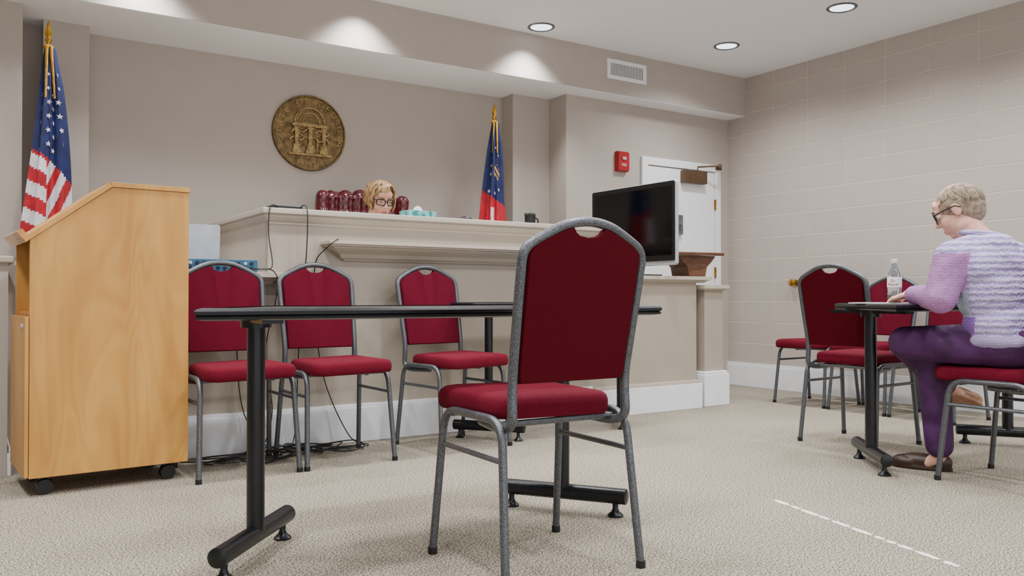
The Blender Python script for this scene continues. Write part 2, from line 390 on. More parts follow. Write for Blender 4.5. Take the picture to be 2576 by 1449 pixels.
tube(bm,[P(.045,-.1,.02),P(.048,-.06,.022),P(.048,-.03,.022)],[.006,.01,.007],8); ell(bm,P(.048,-.018,.022),(.007,.007,.008),seg=10)
for k in range(26):
    a=random.uniform(-.13,.13); tube(bm,[P(a,-.15,.014),P(a+random.uniform(-.02,.02),-.143,.018)],.003,5)
mk('relief',bm,m_bronze2,seal)
bm=bmesh.new()
def ringtext(s,rad,a_start,a_end,size,flip=False):
    n=len(s)
    for i,ch in enumerate(s):
        if ch==' ': continue
        a=math.radians(a_start+(a_end-a_start)*i/(n-1)); t=textbm(ch,size,.005)
        rot=a-PI/2 if not flip else a+PI/2
        c,sn=math.cos(rot),math.sin(rot); cx,cz=rad*math.cos(a),rad*math.sin(a)
        joinbm(bm,t,lambda v:V((cx+v.x*c-v.y*sn,-.018-v.z,cz+v.x*sn+v.y*c)))
ringtext('STATE OF GEORGIA',R0*.765,196,-16,.060)
ringtext('1776',R0*.91,247,293,.056,True)
ringtext('CONSTITUTION',.081,155,25,.019)
mk('lettering',bm,m_bronze2,seal,smooth=False)
# ------------------------------------------------------------ judge bench
bench=root('judge_bench',(2.8,4.25,0),0,'long taupe painted judge bench with raised counter and white base','court bench')
def B(name,lo,hi,mat=m_bench,bevel=.003,label=None):
    o=(2.8,4.25,0); return pbox(name,tuple(a-b for a,b in zip(lo,o)),tuple(a-b for a,b in zip(hi,o)),mat,bench,bevel,label)
def crown(name,x0,x1,yf,yb,layers,right=True,left=True,mat=m_bench):
    bm=bmesh.new(); L=[]
    for z,ins in layers:
        a=x0+(ins if left else 0); b=x1-(ins if right else 0)
        L.append([V((a-2.8,yf+ins-4.25,z)),V((b-2.8,yf+ins-4.25,z)),V((b-2.8,yb-4.25,z)),V((a-2.8,yb-4.25,z))])
    loft(bm,L); return mk(name,bm,mat,bench,smooth=False,bevel=.0015)
B('front_panel',(1.29,4.25,0),(3.40,4.30,1.19),m_panel_shade)
B('side_panel',(1.29,4.30,0),(1.33,5.30,1.19))
crown('counter_moulding',1.255,3.44,4.205,5.30,[(1.150,.045),(1.158,.036),(1.165,.036),(1.175,.022),(1.192,.008),(1.205,.006)])
bm=bmesh.new()
pts=[(1.25,4.195),(3.45,4.195),(3.45,4.75),(1.60,4.75),(1.60,5.32),(1.25,5.32)]
loft(bm,[[V((a-2.8,b-4.25,z)) for a,b in pts] for z in (1.205,1.236)]); mk('counter_top',bm,m_bench,bench,bevel=.006,smooth=False)
crown('ledge_shelf',1.57,3.25,4.11,4.255,[(.975,.125),(.985,.115),(.99,.10),(1.01,.085),(1.03,.045),(1.04,.03),(1.045,.03),(1.048,.012),(1.056,.01),(1.058,0),(1.074,0)])
B('lower_front_panel',(.62,4.25,0),(1.29,4.30,.87),m_panel_shade)
crown('desk_top',.60,1.375,4.15,4.95,[(.84,.09),(.85,.07),(.86,.065),(.872,.03),(.878,.02),(.88,0),(.905,0)],right=True)
B('wing_panel',(3.40,4.28,0),(4.38,4.33,.90),m_panel_shade)
crown('wing_counter',3.42,4.49,4.23,5.05,[(.885,.04),(.90,.02),(.903,.0),(.928,0)])
B('wing_plinth',(3.40,4.21,0),(4.36,4.28,.195),m_bench)
bm=bmesh.new()
for lo,hi in (((.62,4.232,0),(3.40,4.25,.185)),((.62,4.238,.185),(3.40,4.25,.205)),((3.40,4.202,0),(4.36,4.21,.175))):
    box(bm,tuple(a-b for a,b in zip(lo,(2.8,4.25,0))),tuple(a-b for a,b in zip(hi,(2.8,4.25,0))))
mk('baseboard',bm,m_white,bench,bevel=.003,smooth=False,label='white painted baseboard')
B('end_post',(4.43,4.25,0),(4.62,4.43,.85),m_panel_shade)
crown('end_post_cap',4.395,4.65,4.215,4.46,[(.83,.025),(.84,.01),(.843,0),(.868,0)])
B('end_post_base',(4.395,4.215,0),(4.65,4.45,.23),m_white,.006,'white painted post base'); B('end_post_base_cap',(4.405,4.225,.23),(4.64,4.44,.25),m_white,.008)
B('return_panel',(4.52,4.43,0),(4.58,5.20,.84)); B('return_cap',(4.49,4.46,.84),(4.61,5.2,.86))
# ------------------------------------------------------------ banquet chair
chair=root('banquet_chair',(0,0,0),0,'banquet chair','chair','burgundy banquet chairs')
def yl(z): return -.175-.20*(z-.5)
bm=bmesh.new()
out=[]
for x,y in rrect(.205,.195,.05,6):
    y2=y+.055; t=(y+.195)/.39
    out.append((x*(.92+.08*min(1,t*1.3)),y2+(.02*(1-(x/.208)**2) if y>.1 else 0)))
L=[]
for z,s in ((.436,.96),(.442,.99),(.455,1.0),(.474,1.0),(.487,.98),(.495,.94),(.499,.84),(.501,.5)):
    L.append([V((x*s,(y-.055)*s+.055,z+.003*math.sin(x*30))) for x,y in out])
loft(bm,L); mk('seat',bm,m_fabric,chair,ang=60)
bm=bmesh.new()
half=[(.0,.540),(.170,.540),(.174,.56),(.181,.84),(.183,.868),(.176,.892),(.152,.912),(.110,.932),(.070,.948),(.052,.952),(.045,.942),(.03,.932),(.0,.927)]
poly=half+[(-x,z) for x,z in half[-2:0:-1]]
loops=[]
cx,cz=0,.73
for dy,s in ((.016,.965),(.012,.99),(0,1.0),(-.008,1.0),(-.013,.985)):
    loops.append([V(((x-cx)*s,yl((z-cz)*s+cz)+dy,(z-cz)*s+cz)) for x,z in poly])
loft(bm,loops)
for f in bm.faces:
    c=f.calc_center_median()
    if c.y<yl(c.z)-.003: f.material_index=1  # rear faces get the burgundy with shade painted in
mk('backrest',bm,[m_fabricb,m_fabric_shade],chair,ang=40)
hp=[(-.165,.02,.418),(-.185,-.13,.412),(-.19,-.19,.43),(-.187,yl(.54),.54),(-.196,yl(.80),.80),(-.197,yl(.895),.895),(-.14,yl(.93),.928),(-.07,yl(.965),.962),(0,yl(.97),.972)]
full=hp+[(-x,y,z) for x,y,z in hp[-2::-1]]
rr=[.0,.05,.06,.1,.1,.045,.05,.05]
bm=bmesh.new(); tube(bm,fillet(full,rr+[.06]+rr[::-1],7),.0135,10)
mk('back_frame',bm,m_ham,chair,ang=60)
for sx in (-1,1):
    for sy in (1,-1):
        bm=bmesh.new()
        p=[(sx*.224,sy*.212,.012),(sx*.207,sy*.165,.440),(sx*.205,0,.440)]
        tube(bm,fillet(p,.07,7),.012,10); lg=mk('leg',bm,m_ham,chair,ang=60)
        bm=bmesh.new(); cyl(bm,(sx*.2243,sy*.2128,0),.014,.02,14); mk('foot_cap',bm,m_blackp,lg)
for sx in (-1,1):
    bm=bmesh.new(); tube(bm,[(sx*.211,.178,.335),(sx*.211,-.178,.335)],.008,8); mk('side_stretcher',bm,m_ham,chair)
bm=bmesh.new(); tube(bm,[(-.207,-.12,.425),(.207,-.12,.425)],.009,8); mk('rear_crossbar',bm,m_ham,chair)
bm=bmesh.new(); tube(bm,[(-.207,.12,.430),(.207,.12,.430)],.009,8); mk('front_crossbar',bm,m_ham,chair)
chair.location=(1.416,2.045,0); chair.rotation_euler=(0,0,-.03); chair.scale=(1.015,)*3
chair['label']='burgundy banquet chair pulled up to the black table, back turned'
sc=.975
L1='burgundy banquet chair standing against the bench panel'
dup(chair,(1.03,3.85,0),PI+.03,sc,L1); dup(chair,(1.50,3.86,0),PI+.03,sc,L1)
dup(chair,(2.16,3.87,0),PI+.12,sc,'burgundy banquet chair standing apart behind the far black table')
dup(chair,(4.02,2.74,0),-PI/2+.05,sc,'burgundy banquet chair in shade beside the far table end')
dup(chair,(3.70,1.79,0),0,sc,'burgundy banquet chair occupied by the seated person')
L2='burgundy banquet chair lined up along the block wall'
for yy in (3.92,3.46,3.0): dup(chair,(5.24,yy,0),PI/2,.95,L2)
# ------------------------------------------------------------ trapezoid table
table=root('training_table',(1.28,2.49,0),-.055,'black trapezoid table with two T-shaped pedestal legs','table','black trapezoid tables')
tp=[(-.77,-.29),(.77,-.29),(.46,.27),(-.46,.27)]
def inset(pts,d):
    n=len(pts);o=[]
    for i in range(n):
        a,b,c=V(pts[i-1]),V(pts[i]),V(pts[(i+1)%n]); e1=(b-a).normalized();e2=(c-b).normalized()
        n1=V((-e1.y,e1.x));n2=V((-e2.y,e2.x)); k=(n1+n2)/(1+n1.dot(n2)); o.append(tuple(b+k*d))
    return o
bm=bmesh.new(); loft(bm,[[V((a,b,z)) for a,b in inset(tp,.004)] for z in (.722,.7495)]); mk('tabletop',bm,m_ttop,table,smooth=False)
bm=bmesh.new()
prof=[(.012,.718),(0,.722),(-.002,.728),(.002,.731),(-.002,.734),(-.003,.743),(.001,.749),(.010,.752)]
R=[[bm.verts.new((a,b,z)) for a,b in inset(tp,d)] for d,z in prof]
for a,b in zip(R,R[1:]):
    for i in range(4): bm.faces.new((a[i],a[(i+1)%4],b[(i+1)%4],b[i]))
mk('edge_band',bm,m_black,table,smooth=False,label='black grooved rubber edge band')
for s in (-1,1):
    bm=bmesh.new(); cyl(bm,(s*.55,0,.07),.0265,.64,24); cyl(bm,(s*.55,0,.69),.045,.028,24)
    box(bm,(s*.55-.03,-.2,.706),(s*.55+.03,.2,.72)); lg=mk('leg',bm,m_black,table)
    d=V((-s*.61,.79,0)); bm=bmesh.new(); c=V((s*.55,0,.072))
    tube(bm,[c-d*.245,c-d*.24,c+d*.24,c+d*.245],[.018,.028,.028,.018],20); mk('foot_bar',bm,m_black,lg,ang=50)
    for t in (-.2,.2):
        q=c+d*t; bm=bmesh.new(); lathe(bm,[(.028,0),(.028,.006),(.014,.018),(.01,.03),(.012,.055)],c=(q.x,q.y,0),seg=18); mk('glide',bm,m_black,lg)
dup(table,(2.885,3.92,0),PI,(.86,.86,1))
dup(table,(4.05,2.29,0),-.06)
# ------------------------------------------------------------ podium
pod=root('podium',(.208,3.736,0),math.radians(4),'birch veneer rolling lectern podium with sloped top','podium')
W=.598; DY=.42; z0=.075
prof=[(0,z0),(W,z0),(W,1.232),(.295,1.232),(.0,1.005)]
def sidepanel(name,y0,y1):
    bm=bmesh.new(); loft(bm,[[V((a,y,b)) for a,b in prof] for y in (y0,y1)]); mk(name,bm,m_birch,pod,smooth=False,bevel=.001)
sidepanel('side_panel',0,.02); sidepanel('side_panel',DY-.02,DY)
pbox('front_panel',(W-.02,.02,z0),(W-.0005,DY-.02,1.23),m_birch,pod,0)
pbox('bottom_panel',(.02,.02,z0),(W-.02,DY-.02,z0+.02),m_birch,pod,0)
pbox('shelf',(.005,.02,.70),(W-.02,DY-.02,.72),m_inner,pod,0)
pbox('back_lining',(.3,.021,.72),(.32,DY-.021,1.0),m_inner,pod,0,'orange wood interior')
dr=pbox('door',(-.016,.0,z0+.005),(-.002,DY,.705),m_birch,pod,.001)
bm=bmesh.new(); R=Matrix.Rotation(-PI/2,4,'Y'); lathe(bm,[(.011,0),(.011,.004),(.008,.006),(.002,.006)],c=(-.016,.07,.665),M4=R,seg=16); mk('lock',bm,m_silver,dr)
pbox('flat_top',(.29,-.006,1.232),(W+.004,DY+.006,1.252),m_birch,pod,.001)
bm=bmesh.new(); sl=math.atan2(.227,.295); n=V((-math.sin(sl),0,math.cos(sl)))
a=V((-.015,0,1.005-.015*math.tan(sl))); b=V((.293,0,1.232))
loft(bm,[[p+V((0,y,0)) for p in (a,b,b+n*.02,a+n*.02)] for y in (-.006,DY+.006)]); mk('sloped_top',bm,m_birch,pod,smooth=False,bevel=.001)
bm=bmesh.new(); a2=a+n*.02; loft(bm,[[p+V((0,y,0)) for p in (a2,a2+V((.018,0,.014)),a2+V((.018,0,.014))+n*.03,a2+n*.03)] for y in (0,DY)]); mk('book_ledge',bm,m_birch,pod,smooth=False)
for cx,cy in ((.06,.06),(W-.07,.06),(.06,DY-.06),(W-.07,DY-.06)):
    bm=bmesh.new()
    for dy in (-.022,.008): cyl(bm,(cx,cy+dy,.03),.03,.014,20,'Y')
    box(bm,(cx-.02,cy-.012,.035),(cx+.02,cy+.012,.066)); box(bm,(cx-.03,cy-.025,.066),(cx+.03,cy+.025,.075)); ell(bm,(cx,cy,.045),(.03,.022,.022),seg=14)
    mk('caster',bm,m_blackp,pod)
# ------------------------------------------------------------ flags
def flag(name,x,y,zpole,zt,zb,rt,rb,colfn,stars,mats,front,label,seed,ph):
    r=root(name,(x,y,0),0,label,'flag')
    bm=bmesh.new(); lathe(bm,[(.13,0),(.13,.02),(.11,.035),(.04,.05),(.03,.09),(.02,.1)],seg=32); mk('stand',bm,m_gold,r)
    bm=bmesh.new(); tube(bm,[(0,0,.05),(0,0,zpole-.16)],.013,14); mk('pole',bm,m_darkwood,r)
    bm=bmesh.new(); zz=zpole-.16
    lathe(bm,[(.015,zz),(.018,zz+.01),(.010,zz+.015),(.012,zz+.035),(.02,zz+.045),(.011,zz+.055),(.008,zz+.06)],seg=16)
    fr=V((math.cos(front),math.sin(front),0)); sd=V((-fr.y,fr.x,0))
    L=[]
    for h,w in ((.055,.008),(.075,.018),(.09,.016),(.12,.009),(.155,.001)):
        L.append([sd*w+V((0,0,zz+h)),fr*w*.35+V((0,0,zz+h)),-sd*w+V((0,0,zz+h)),-fr*w*.35+V((0,0,zz+h))])
    loft(bm,L); mk('finial',bm,m_gold,r)
    bm=bmesh.new(); nt_,nz=240,110
    def S(th,t):
        Rr=rt+(rb-rt)*(t**.8)
        k=min(1,t*4+.3)
        rr=Rr*(1+k*(.22*math.sin(6*th+ph+1.2*t)+.15*math.sin(11*th-2*t+ph)+.06*math.sin(3*th+2.5*t)))
        zz=zt+(zb-zt)*t
        off=sd*(.012*math.sin(3*t+ph))
        return V((rr*math.cos(th),rr*math.sin(th)*.9,zz))+off
    vs=[[bm.verts.new(S(2*PI*i/nt_,j/nz)) for i in range(nt_)] for j in range(nz+1)]
    for j in range(nz):
        for i in range(nt_):
            i2=(i+1)%nt_; f=bm.faces.new((vs[j][i],vs[j+1][i],vs[j+1][i2],vs[j][i2]))
            c=f.calc_center_median(); t=(j+.5)/nz; Rr=rt+(rb-rt)*(t**.8)
            f.material_index=colfn(c.dot(sd)/Rr,c.z)
    bm.faces.new(vs[0])
    for (a,t,sz) in stars:
        th=front+math.asin(max(-.95,min(.95,a))); e=.02
        p=S(th,t); u=(S(th+e,t)-S(th-e,t)).normalized(); w=(S(th,t-.01)-S(th,t+.01)).normalized(); nn=u.cross(w).normalized()
        if nn.dot(V((p.x,p.y,0)))<0: nn=-nn
        p=p+nn*.004; rot=random.uniform(-.4,.4); ring=[]
        for k in range(10):
            an=rot+PI/2+k*PI/5; q=sz if k%2==0 else sz*.42; ring.append(bm.verts.new(p+u*q*math.cos(an)+w*q*math.sin(an)))
        cc=bm.verts.new(p+nn*.001)
        for k in range(10): bm.faces.new((cc,ring[k],ring[(k+1)%10])).material_index=2
    mk('cloth',bm,mats,r,ang=80,recalc=False)
    bm=bmesh.new()
    for k,off in enumerate((-.5,.3)):
        pts=[S(front+off+.15*math.sin(t*6),t)*1.0+fr*.008 for t in [i/10*.24 for i in range(11)]]
        tube(bm,pts,[.009-.0004*i for i in range(11)],6)
    ell(bm,(0,0,zt+.002),(.026,.026,.016),seg=14)
    mk('fringe',bm,m_fringe,r); return r
def us(a,z):
    bd=1.57-.10*(a+1)/2-.04*max(0,a)
    if z>bd: return 0
    if a<-.05: v=(z+.05*a)/.075
    else: v=(z*.50-a*.10)/.046
    return 1 if int(math.floor(v))%2==0 else 2
stz=[]
for i in range(12):
    t=.13+i*.032
    for a in ((-.55,.2) if i%2 else (-.15,.6)): stz.append((a+random.uniform(-.07,.07),t,.017 if t>.2 else .012))
flag('national_flag',.363,5.10,2.275,2.12,.95,.024,.108,us,stz,[m_navy,m_fred,m_fwhite,m_fgold],-PI/2-.08,'furled national flag with stars and stripes on a gold-topped pole',3,.6)
def ga(a,z):
    if .0<a<.62 and abs(z-1.69-.03*math.sin(a*9))<.055 and math.sin(z*120+a*14)>-.1 and ((a-.3)/.34)**2+((z-1.69)/.06)**2<1: return 3
    if z>1.50-.05*a: return 0
    if a>-.30 and a<.0 and z<1.43: return 2
    return 1
stg=[(-.3,.28,.015),(.1,.20,.013),(-.45,.40,.017),(-.5,.53,.017),(.5,.26,.015),(.6,.52,.017),(.2,.545,.017),(-.2,.34,.015)]
flag('state_flag',3.246,5.20,2.219,2.065,1.1,.026,.098,ga,stg,[m_navy,m_fred,m_fwhite,m_fgold],math.radians(-122),'furled blue state flag with white stars on a gold-topped pole',4,2.)
# ------------------------------------------------------------ TV
tv=root('television',(4.0,4.53,.928),0,'flat black television with silver edge on a short stand','television')
tv.rotation_euler=(0,0,-PI/2+.02)
bm=bmesh.new(); loft(bm,[[V((a,y,b+.36)) for a,b in rrect(.435,.288,.02)] for y in (-.012,.018)]); mk('casing',bm,m_silver,tv,bevel=.004)
bm=bmesh.new(); loft(bm,[[V((a,y,b+.372)) for a,b in rrect(.430,.270,.012)] for y in (-.0125,-.018)]); mk('bezel',bm,m_blackp,tv)
bm=bmesh.new(); loft(bm,[[V((a,y,b+.376)) for a,b in rrect(.402,.235,.004)] for y in (-.0182,-.0195)]); mk('screen',bm,m_screen,tv)
bm=bmesh.new(); box(bm,(-.05,-.01,.01),(.05,.015,.09)); loft(bm,[[V((a,b+.01,z)) for a,b in rrect(.2,.1,.03)] for z in (0,.012)]); mk('stand',bm,m_black,tv,bevel=.003)
lc=root('tabletop_lectern',(4.395,4.36,.928),-.15,'dark walnut tabletop lectern on the bench wing','lectern')
bm=bmesh.new(); prof=[(-.16,.15),(-.13,.11),(-.085,.07),(-.07,0),(.07,0),(.085,.07),(.13,.11),(.16,.15)]
loft(bm,[[V((a,y,b)) for a,b in prof] for y in (-.09,.12)]); mk('body',bm,m_darkwood,lc,bevel=.003,smooth=False)
bm=bmesh.new(); loft(bm,[[V((a,b,.150+z+.10*(b+.14)*.5)) for a,b in ((-.2,-.14),(.2,-.14),(.2,.18),(-.2,.18))] for z in (0,.022)]); mk('reading_board',bm,m_darkwood,lc,bevel=.004,smooth=False)
# bench items
tb=root('tissue_box',(2.35,4.66,1.236),.1,'teal patterned tissue box on the bench counter','tissue box')
bm=bmesh.new(); box(bm,(-.10,-.055,0),(.10,.055,.078)); mk('carton',bm,m_teal,tb,bevel=.002,smooth=False)
bm=bmesh.new(); L=[]
for z,s in ((.0785,.03),(.09,.026),(.10,.02),(.108,.01)): L.append([V((s*1.2*math.cos(k*PI/8)*(1+.25*math.sin(k*2.3)),s*.5*math.sin(k*PI/8),z+.004*math.sin(k*1.7))) for k in range(16)])
loft(bm,L); mk('tissue',bm,m_paper,tb)
bm=bmesh.new(); lathe(bm,[(.03,0),(.034,.01),(.036,.085),(.04,.09),(.034,.1),(.01,.102)]); tube(bm,catmull([(.034,0,.02),(.06,0,.03),(.062,0,.06),(.036,0,.075)],4),.005,6)
tag(mk('mug',bm,m_blackp,loc=(3.12,4.55,1.236)),'black lidded travel mug on the bench counter','mug')
bm=bmesh.new(); ell(bm,(0,0,.03),(.05,.035,.03)); tag(mk('computer_mouse',bm,m_blackp,loc=(2.66,4.6,1.236)),'small dark rounded mouse on the bench counter','mouse')
bm=bmesh.new(); loft(bm,[[V((a,b,z)) for a,b in rrect(.085,.05,.012)] for z in (0,.018)]); tag(mk('network_box',bm,m_blackp,loc=(1.39,4.30,1.236),bevel=.003),'small flat black network box on the counter corner','router')
# laptop
lp=root('laptop',(.95,4.62,.905),0,'open silver laptop seen from behind its lid','laptop')
pbox('base',(-.165,-.10,0),(.165,.13,.015),m_silver,lp,.004)
bm=bmesh.new(); loft(bm,[[V((a,-.10+dy-(b+.12)*.08,b+.135)) for a,b in rrect(.165,.118,.012)] for dy in (-.005,.003)]); mk('lid',bm,m_silver,lp,bevel=.001)
mxr=root('audio_mixer',(1.00,4.36,.905),0,'blue rack audio interface with rows of knobs','audio mixer')
pbox('chassis',(-.235,-.10,.006),(.235,.12,.06),m_blue,mxr,.004)
pbox('face_plate',(-.24,-.106,.002),(.24,-.10,.063),m_blue,mxr,.002)
for i in range(14):
    for z in (.02,.045):
        bm=bmesh.new(); cyl(bm,(-.22+i*.033,-.118,z),.008,.012,14,'Y'); mk('knob',bm,m_blackp if (i+int(z*100))%4 else m_silver,mxr)
# cables
def cable(pts,r=.0028,n=8):
    p=catmull(pts,n); o=V(pts[0]); bm=bmesh.new(); tube(bm,[q-o for q in p],r,6)
    tag(mk('power_cable',bm,m_cable,loc=o),'thin black cable trailing along the bench','cable','loose black cables')
cable([(1.36,4.27,1.245),(1.285,4.19,1.24),(1.27,4.17,1.1),(1.28,4.14,.95),(1.25,4.12,.92),(1.2,4.2,.925)])
cable([(1.46,4.30,1.245),(1.47,4.18,1.24),(1.47,4.185,1.0),(1.46,4.225,.8),(1.44,4.225,.4),(1.42,4.2,.1),(1.35,4.15,.004),(1.15,4.1,.004)])
cable([(1.66,4.24,1.08),(1.60,4.09,1.078),(1.55,4.12,1.03),(1.53,4.22,.95),(1.53,4.225,.7),(1.58,4.22,.35),(1.70,4.17,.05),(1.78,4.1,.004),(1.6,4.06,.004),(1.35,4.12,.004)])
cable([(1.2,4.22,.92),(1.28,4.12,.91),(1.30,4.13,.8),(1.27,4.22,.5),(1.30,4.2,.2),(1.2,4.12,.01),(1.0,4.08,.004),(.85,4.15,.004)])
cable([(1.1,4.2,.92),(1.1,4.12,.9),(1.12,4.2,.6),(1.16,4.2,.2),(1.3,4.08,.004),(1.5,4.1,.01),(1.3,4.0,.004),(1.0,4.02,.004)])
for k in range(9):
    cx,cy=1.05+.07*k,4.04+random.uniform(-.06,.05); pts=[]
    for j in range(9):
        a=j*1.3+k; pts.append((cx+.13*math.cos(a)+random.uniform(-.03,.03),min(4.2,cy+.08*math.sin(a)),.004+.04*random.random()))
    cable(pts,.0035)
# floor tape
x0,y0,x1,y1=2.605,2.14,2.41,1.336
dirv=V((x1-x0,y1-y0,0)); Lg=dirv.length; dirv.normalize(); pv=V((-dirv.y,dirv.x,0)); pos=0
while pos<Lg:
    ln=random.choice((.04,.06,.09,.05,.11)); bm=bmesh.new(); n=8; top=[];bot=[]
    for i in range(n+1):
        t=ln*i/n; w=.011*(1-.6*abs(2*i/n-1)**3)+random.uniform(-.0025,.0025)
        top.append(dirv*t+pv*w); bot.append(dirv*t-pv*w)
    ol=top+bot[::-1]; loft(bm,[[p+V((0,0,z)) for p in ol] for z in (0.0,.002)])
    o=mk('floor_tape',bm,m_tape,loc=(x0+dirv.x*pos,y0+dirv.y*pos,.0005),smooth=False); tag(o,'worn white tape strip on the carpet','tape','worn dashes of floor tape')
    pos+=ln+random.choice((.008,.014,.02))
# ------------------------------------------------------------ bottle & papers
bt=root('soda_bottle',(3.655,2.30,.752),0,'clear plastic soda bottle with white label, nearly empty','bottle')
bm=bmesh.new(); prof=[(.012,.002),(.026,0),(.031,.008),(.031,.045),(.029,.055),(.031,.065),(.031,.125),(.028,.145),(.016,.175),(.0125,.182),(.0125,.19)]
lathe(bm,prof,seg=28); mk('bottle_body',bm,m_bottle,bt)
bm=bmesh.new(); lathe(bm,[(.02,.004),(.029,.009),(.029,.04),(.002,.041)],seg=24); mk('soda',bm,m_cola,bt,label='dark cola remaining in the bottle')
bm=bmesh.new(); lathe(bm,[(.0318,.075),(.0322,.076),(.0322,.122),(.0318,.123)],seg=32,mi=0)
for s,zz,sz in (('Dr',.098,.020),('Pepper',.083,.017)):
    t=textbm(s,sz,.0004)
    def fn(v,zz=zz):
        a=v.x/.0325-PI+.35; rr=.0328+v.z; return V((rr*math.cos(a),rr*math.sin(a),zz+v.y))
    joinbm(bm,t,fn,1)
mk('label_band',bm,[m_label,m_maroon],bt)
bm=bmesh.new(); lathe(bm,[(.0145,.188),(.0148,.19),(.0148,.204),(.012,.207),(.003,.207)],seg=24); mk('bottle_cap',bm,m_pink,bt)
bm=bmesh.new(); box(bm,(-.11,-.14,0),(.11,.14,.004)); tag(mk('notepad',bm,m_paper,loc=(3.55,2.27,.752),rotz=.3,smooth=False),'white paper notepad lying on the table','notepad')
# ------------------------------------------------------------ people
def headparts(bm,Mx):
    ell(bm,(0,-.012,.028),(.074,.094,.086),Mx); ell(bm,(0,.022,-.03),(.058,.068,.082),Mx); ell(bm,(0,.05,-.092),(.026,.026,.02),Mx)
    for s in (-1,1):
        ell(bm,(s*.036,.048,-.032),(.026,.03,.03),Mx); ell(bm,(s*.073,-.008,-.005),(.009,.019,.031),Mx); ell(bm,(s*.03,.078,.026),(.022,.012,.008),Mx)
        ell(bm,(s*.012,.094,-.03),(.008,.009,.007),Mx); ell(bm,(s*.048,.0,-.075),(.022,.035,.022),Mx)
    caps(bm,(0,.084,.012),(0,.104,-.026),.007,.0105,Mx); ell(bm,(0,.082,-.062),(.024,.01,.006),Mx); ell(bm,(0,.08,-.072),(.02,.01,.007),Mx)
    ell(bm,(0,.07,.05),(.05,.018,.03),Mx)
def faceextras(b2,Mx):
    for s in (-1,1):
        for c,r,mi in (((s*.031,.074,.006),.0125,2),((s*.031,.0835,.004),.0055,3)):
            b=bmesh.new(); ell(b,c,(r,r*.9,r*.75),Mx,seg=12); joinbm(b2,b,lambda v:v.copy(),mi)
        b=bmesh.new(); tube(b,[Mx@V(p) for p in ((s*.014,.092,.028),(s*.032,.091,.034),(s*.05,.080,.029))],[.003,.0035,.002],6); joinbm(b2,b,lambda v:v.copy(),4)
        b=bmesh.new(); tube(b,[Mx@V(p) for p in ((s*.018,.083,.010),(s*.031,.088,.0145),(s*.045,.079,.010))],[.003,.004,.003],6); joinbm(b2,b,lambda v:v.copy(),0)
def hand(bm,w,d,up,side,curl=.5):
    w=V(w);d=V(d).normalized();up=V(up); up=(up-d*up.dot(d)).normalized(); lat=d.cross(up)*side
    Mh=Matrix((( lat.x,d.x,up.x,w.x),(lat.y,d.y,up.y,w.y),(lat.z,d.z,up.z,w.z),(0,0,0,1)))
    ell(bm,(0,.045,0),(.038,.05,.014),Mh); caps(bm,(0,-.02,0),(0,.02,0),.026,.024,Mh)
    for x,l in ((-.029,.058),(-.010,.072),(.010,.078),(.029,.068)):
        p=V((x,.083,0)); a=.15
        for k,f in enumerate((.45,.32,.25)):
            a+=curl*(.5+.3*k); q=p+V((x*.12,math.cos(a),-math.sin(a)))*l*f; caps(bm,p,q,.0088-.0007*k,.0082-.0007*k,Mh,10); p=q
    caps(bm,(.030,.02,-.004),(.052,.05,-.012),.012,.010,Mh,10); caps(bm,(.052,.05,-.012),(.055,.078,-.02),.010,.008,Mh,10)
def glasses(name,Mx,parent,off,mat,th=.003):
    bm=bmesh.new()
    for s in (-1,1):
        pts=[Mx@V((s*.034+a,.098-abs(s*.034+a)**2*4,.002+b)) for a,b in rrect(.027,.019,.009,4)]
        tube(bm,[p-off for p in pts],th,6,closed=True)
        tube(bm,[Mx@V(p)-off for p in ((s*.061,.084,.012),(s*.077,.04,.012),(s*.081,-.01,.01),(s*.079,-.03,-.006))],.0025,6)
    tube(bm,[Mx@V(p)-off for p in ((-.009,.098,.008),(0,.102,.011),(.009,.098,.008))],.002,6)
    return mk(name,bm,mat,parent)
def shell_hair(Mx,off,phis,endfn,crown,rad,lockr,base,seed,wob=.006,curl=.12):
    rnd=random.Random(seed); bm=bmesh.new()
    for c,r in base: ell(bm,c,r,Mx,24)
    for (ph,layer) in phis:
        e=endfn(ph); pts=[];rs=[]; n=9; ja=rnd.uniform(-.1,.1)
        for k in range(n):
            t=k/(n-1); th=t*e
            a=ph+ja*t+curl*math.sin(3*t+ph*5)
            x=rad[0]*math.sin(th)*math.cos(a); y=rad[1]*math.sin(th)*math.sin(a); z=rad[2]*math.cos(th)
            p=V((x,y,z))*(1+layer*.015)+V(crown)
            p+=V((rnd.uniform(-wob,wob)*.5,rnd.uniform(-wob,wob)*.5,0))
            pts.append(Mx@p); rs.append(lockr*(1-.72*t**2))
        tube(bm,pts,rs,6)
    bmesh.ops.translate(bm,verts=bm.verts,vec=-off)
    return bm
def finish(b2,off): bmesh.ops.translate(b2,verts=b2.verts,vec=-off)
def lipsfn(Mx):
    inv=Mx.inverted()
    def f(c):
        p=inv@c
        return 1 if (abs(p.x)<.022 and p.y>.084 and -.077<p.z<-.058) else 0
    return f
